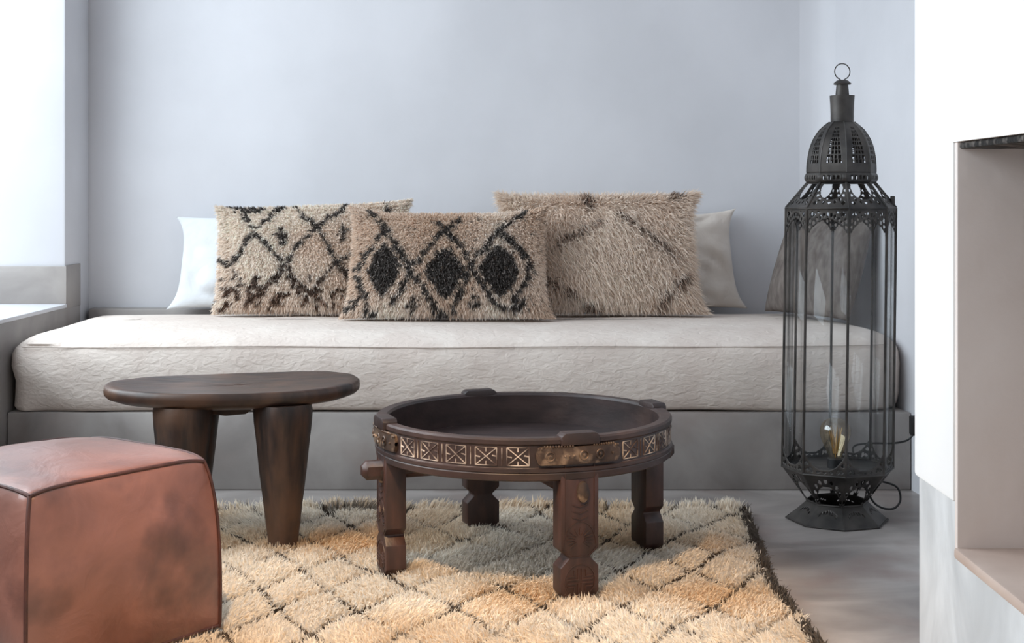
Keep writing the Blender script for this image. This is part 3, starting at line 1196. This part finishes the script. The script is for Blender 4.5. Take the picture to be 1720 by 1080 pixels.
            for i in range(-15, 16, 1):
                a_ = math.radians(i * 1.0)
                if -3 < i < 5:
                    continue
                p = Vector(cyl(a_, zc + hz * .95 - (.004 if abs(i) > 13 else 0), R + .003))
                mb.tube([p - Vector((0, 0, .002)), p + Vector((0, 0, .001)), p + Vector((0, 0, .003))], [.002, .0026, .0008], 6)
            st0 = mb.build('strap', M['brass'], parent=t, angle=40)
            s_o = st0
        else:
            s_o = copy_obj(st0, t)
        s_o.rotation_euler = (0, 0, ang)


grinder_table()


# ------------------------------------------------------------------ lantern
def lantern():
    LX, LY = .775, 3.285
    t = thing('floor_lantern', (LX, LY, 0), 'tall black iron octagonal lantern with pierced dome and glass panes on the floor', 'lantern')
    off = math.radians(-5)
    iron = M['iron']

    def lean(z):
        return .013 * z

    def V8(k, r, z):
        a = off + k * PI / 4
        return Vector((r * math.sin(a) + lean(z), -r * math.cos(a), z))

    def panel(k, r0, z0, r1, z1):
        def fn(s_, q):
            r = r0 + (r1 - r0) * q
            z = z0 + (z1 - z0) * q
            return V8(k, r, z).lerp(V8(k + 1, r, z), s_)
        return fn

    def solid(o, th=.0014):
        m = o.modifiers.new('sheet_thickness', 'SOLIDIFY')
        m.thickness = th
        m.offset = -1
        return o

    def ring8(mb, r, z, rad):
        mb.tube([V8(k, r, z) for k in range(8)], rad, 6, closed=True)
    # foot
    mb = MB()

    def footkeep(s_, q):
        a = abs(s_ - .5) * 2
        yc = .28 + .42 * (1 - a * a)
        return not (abs(q - yc) < .055 and a < .62 and (int((s_ * 30)) % 3) != 0)
    for k in range(8):
        mb.sheet(panel(k, .122, .003, .073, .046), 45, 18, footkeep)
    ring8(mb, .122, .003, .0022)
    ring8(mb, .073, .046, .0022)
    solid(mb.build('foot', iron, parent=t))
    # flared lower collar with arched windows
    mb = MB()

    def lowkeep(s_, q):
        a = abs(s_ - .5) * 2
        arch = .66 * math.sqrt(max(0, 1 - (a / .78) ** 2)) if a < .78 else 0
        if q < arch and q > .03:
            return False
        for i in range(9):
            th = PI * (i + .5) / 9
            cx, cy = .89 * math.cos(th), .80 * math.sin(th) + .02
            if ((2 * s_ - 1 - cx) / .09) ** 2 + ((q - cy) / .075) ** 2 < 1:
                return False
        return True
    for k in range(8):
        mb.sheet(panel(k, .073, .046, .133, .127), 44, 34, lowkeep)
    solid(mb.build('lower_collar', iron, parent=t))
    # floor plate inside and bottom rail
    mb = MB()
    mb.add([V8(k, .131, .128) for k in range(8)], [tuple(range(8))])
    solid(mb.build('inner_plate', iron, parent=t))
    # lower frieze
    mb = MB()

    def lf(s_, q):
        a = abs(s_ - .5) * 2
        u = .16 + .84 * a ** 2.6
        if q > u + .10:
            return False
        if q > u:
            return True
        if q < .10 or a > .94:
            return True
        for i in range(-4, 5):
            c_ = i * .215
            cy = .16 + .84 * abs(c_) ** 2.6 - .10 - .03 * abs(i)
            if cy > .12 and ((2 * s_ - 1 - c_) / .075) ** 2 + ((q - cy) / .09) ** 2 < 1:
                return False
        for c_, cy, w_, h_ in ((.78, .22, .10, .10), (-.78, .22, .10, .10), (.60, .15, .07, .05), (-.60, .15, .07, .05), (.3, .15, .09, .05), (-.3, .15, .09, .05), (0, .15, .07, .05)):
            if abs(2 * s_ - 1 - c_) / w_ + abs(q - cy) / h_ < 1:
                return False
        return True
    for k in range(8):
        mb.sheet(panel(k, .1335, .128, .1333, .181), 52, 30, lf)
    ring8(mb, .1335, .128, .0026)
    solid(mb.build('lower_frieze', iron, parent=t))
    # upper frieze
    mb = MB()

    def uf(s_, q):
        a = abs(s_ - .5) * 2
        ar = .62 * max(0, 1 - a ** 1.9) + .02 * math.cos(a * 26)
        if a > .94:
            return True
        if q < ar:
            return False
        if q < ar + .07 or q > .92:
            return True
        for i in range(-5, 6):
            c_ = i * .17
            cy = .62 * max(0, 1 - abs(c_) ** 1.9) + .16
            if ((2 * s_ - 1 - c_) / .06) ** 2 + ((q - cy) / .07) ** 2 < 1:
                return False
        for c_, cy, w_, h_ in ((.72, .78, .13, .12), (-.72, .78, .13, .12), (.45, .86, .08, .05), (-.45, .86, .08, .05), (.84, .55, .06, .12), (-.84, .55, .06, .12)):
            if abs(2 * s_ - 1 - c_) / w_ + abs(q - cy) / h_ < 1:
                return False
        return True
    for k in range(8):
        mb.sheet(panel(k, .1320, .692, .1318, .757), 52, 34, uf)
    ring8(mb, .1320, .757, .0026)
    ring8(mb, .1320, .7525, .0014)
    solid(mb.build('upper_frieze', iron, parent=t))
    # posts and panes
    for k in range(8):
        mb = MB()
        mb.tube([V8(k, .1325, .126), V8(k, .1315, .757)], .0032, 6)
        mb.build('post', iron, parent=t)
        mb = MB()
        mb.sheet(panel(k, .1305, .132, .1295, .752), 1, 1)
        solid(mb.build('glass_pane', M['glass'], parent=t), .002)
    # shoulder with round openings
    mb = MB()

    def sh(s_, q):
        x = 2 * s_ - 1
        if abs(x) > .9 or q < .07 or q > .965:
            return True
        if (x / .72) ** 2 + ((q - .80) / .47) ** 2 < 1:
            return False
        for i in range(9):
            th = PI + PI * (i + .5) / 9
            cx, cy = .86 * math.cos(th), .80 + .60 * math.sin(th)
            if ((x - cx) / .075) ** 2 + ((q - cy) / .06) ** 2 < 1:
                return False
        for cx, cy in ((-.72, .2), (.72, .2)):
            if abs(x - cx) / .12 + abs(q - cy) / .09 < 1:
                return False
        return True
    for k in range(8):
        mb.sheet(panel(k, .132, .758, .082, .818), 52, 36, sh)
    for k in range(8):
        mb.tube([V8(k, .132, .758), V8(k, .082, .818)], .0028, 6)
    solid(mb.build('shoulder', iron, parent=t))
    # latch on the right edge
    mb = MB()
    p = V8(2, .131, .765)
    mb.box(p + Vector((-.008, 0, .010)), (.010, .010, .022), None, 0, .002)
    mb.build('latch', iron, parent=t)
    # beaded band under the dome
    mb = MB()

    def bandkeep(s_, q):
        return not (.3 < q < .7 and .16 < s_ < .84 and int((s_ - .16) * 30) % 5 < 3)
    for k in range(8):
        def bf(s_, q, k=k):
            z = .818 + .025 * q
            r = .083 + .0055 * math.sin(PI * q)
            return V8(k, r, z).lerp(V8(k + 1, r, z), s_)
        mb.sheet(bf, 40, 10, bandkeep)
    solid(mb.build('dome_band', iron, parent=t))
    # dome
    dp = [(.0830, .843), (.0828, .860), (.0815, .873), (.0790, .890), (.0755, .905), (.070, .920), (.0625, .934), (.053, .947), (.042, .957), (.030, .966)]
    ds = [0]
    for a, b in zip(dp[:-1], dp[1:]):
        ds.append(ds[-1] + math.hypot(b[0] - a[0], b[1] - a[1]))

    def dprof(q):
        L_ = q * ds[-1]
        for i in range(len(dp) - 1):
            if L_ <= ds[i + 1] + 1e-9:
                f_ = (L_ - ds[i]) / (ds[i + 1] - ds[i])
                return (dp[i][0] + (dp[i + 1][0] - dp[i][0]) * f_, dp[i][1] + (dp[i + 1][1] - dp[i][1]) * f_)
        return dp[-1]

    def domekeep(s_, q):
        x = 2 * s_ - 1
        if q < .13 or q > .84:
            return True
        row = (q - .13) / .079
        env = .62 - .36 * max(0, (q - .2) / .64)
        if abs(x) > env:
            return True
        if (row % 1) < .30:
            return True
        col = (x / env + 1) / 2 * 4
        return (col % 1) < .27 or (int(row) % 3 == 1 and int(col) in (1, 2) and (col % 1) > .8)
    mb = MB()
    for k in range(8):
        def df(s_, q, k=k):
            r, z = dprof(q)
            return V8(k, r, z).lerp(V8(k + 1, r, z), s_)
        mb.sheet(df, 44, 70, domekeep)
        mb.tube([V8(k, *dprof(i / 14)) for i in range(15)], .0014, 5)
    solid(mb.build('dome', iron, parent=t))
    # chimney tube, inner cap and ring
    mb = MB()
    mb.lathe([(.0275, .962), (.0275, .985), (.0285, 1.01), (.0298, 1.030)], 28, c=(lean(1.0), 0))
    mb.lathe([(.0255, .962), (.0262, .99), (.0282, 1.030)], 28, c=(lean(1.0), 0))
    mb.lathe([(.0298, 1.030), (.0282, 1.030)], 28, c=(lean(1.0), 0))
    mb.build('neck_tube', iron, parent=t)
    mb = MB()
    mb.lathe([(.0175, .97), (.0165, 1.03), (.014, 1.0585), (.0142, 1.060), (.0205, 1.0575), (.0212, 1.060), (.014, 1.0665), (.006, 1.0685), (.001, 1.069)], 20, c=(lean(1.03), 0))
    mb.build('cap', iron, parent=t)
    mb = MB()
    cz, rr = 1.0885, .0195
    pts = []
    for i in range(29):
        a = -PI / 2 + math.radians(24) + (2 * PI - math.radians(48)) * i / 28
        pts.append((lean(1.03) + rr * math.cos(a), .004 * math.cos(a), cz + rr * math.sin(a)))
    pts = [(lean(1.03) + .001, 0, 1.066)] + pts + [(lean(1.03) - .001, 0, 1.066)]
    mb.tube(pts, .0014, 8)
    mb.build('hanging_ring', iron, parent=t)
    # bulb
    bp = [(.0135, .150), (.0150, .158), (.018, .168), (.0235, .182), (.0285, .196), (.0315, .210), (.0315, .221), (.0285, .232), (.022, .241), (.012, .2465), (.001, .248)]
    mb = MB()
    mb.lathe([(r * (1.18 if z > .16 else 1.05), z) for r, z in bp], 32, c=(-.006, -.01))
    bulb = mb.build('bulb', M['bulb'], parent=t, angle=60)
    mb = MB()
    for i in range(6):
        a0_, a1_ = 2 * PI * i / 6, 2 * PI * (i + .5) / 6
        c_ = (-.006, -.01)
        mb.tube([(c_[0] + .004 * math.cos(a0_), c_[1] + .004 * math.sin(a0_), .162), (c_[0] + .016 * math.cos(a0_), c_[1] + .016 * math.sin(a0_), .225),
                 (c_[0] + .006 * math.cos(a1_), c_[1] + .006 * math.sin(a1_), .168)], .0007, 5)
    mb.tube([(-.006, -.01, .150), (-.006, -.01, .20)], .0012, 6)
    mb.build('filament', M['filament'], parent=bulb)
    mb = MB()
    mb.lathe([(.001, .128), (.019, .128), (.019, .150), (.0145, .153), (.001, .153)], 24, c=(-.006, -.01))
    mb.build('lamp_socket', M['cord'], parent=t)
    # cord: loop by the foot, then up to the plug at the right wall
    mb = MB()
    W = lambda x, y, z: (x - LX, y - LY, z)
    cp = [W(.80, 3.33, .10), W(.86, 3.36, .082), W(.905, 3.37, .075), W(.945, 3.37, .06), W(.948, 3.35, .032), W(.925, 3.33, .016), W(.890, 3.32, .022), W(.868, 3.33, .045), W(.862, 3.40, .10),
          W(.868, 3.50, .135), W(.92, 3.52, .142), W(.97, 3.52, .142), W(1.01, 3.515, .150), W(1.028, 3.51, .168)]
    sm = []
    for i in range(len(cp) - 1):
        p0, p1, p2, p3 = [Vector(cp[max(0, min(len(cp) - 1, j))]) for j in (i - 1, i, i + 1, i + 2)]
        for s_ in range(8):
            u = s_ / 8
            sm.append(.5 * ((2 * p1) + (p2 - p0) * u + (2 * p0 - 5 * p1 + 4 * p2 - p3) * u * u + (3 * p1 - p0 - 3 * p2 + p3) * u ** 3))
    sm.append(Vector(cp[-1]))
    mb.tube(sm, .0026, 8)
    cord = mb.build('power_cord', M['cord'], parent=t)
    mb = MB()
    mb.box(W(1.036, 3.51, .19), (.034, .03, .05), None, 0, .004)
    mb.build('plug', M['cord'], parent=cord)


lantern()
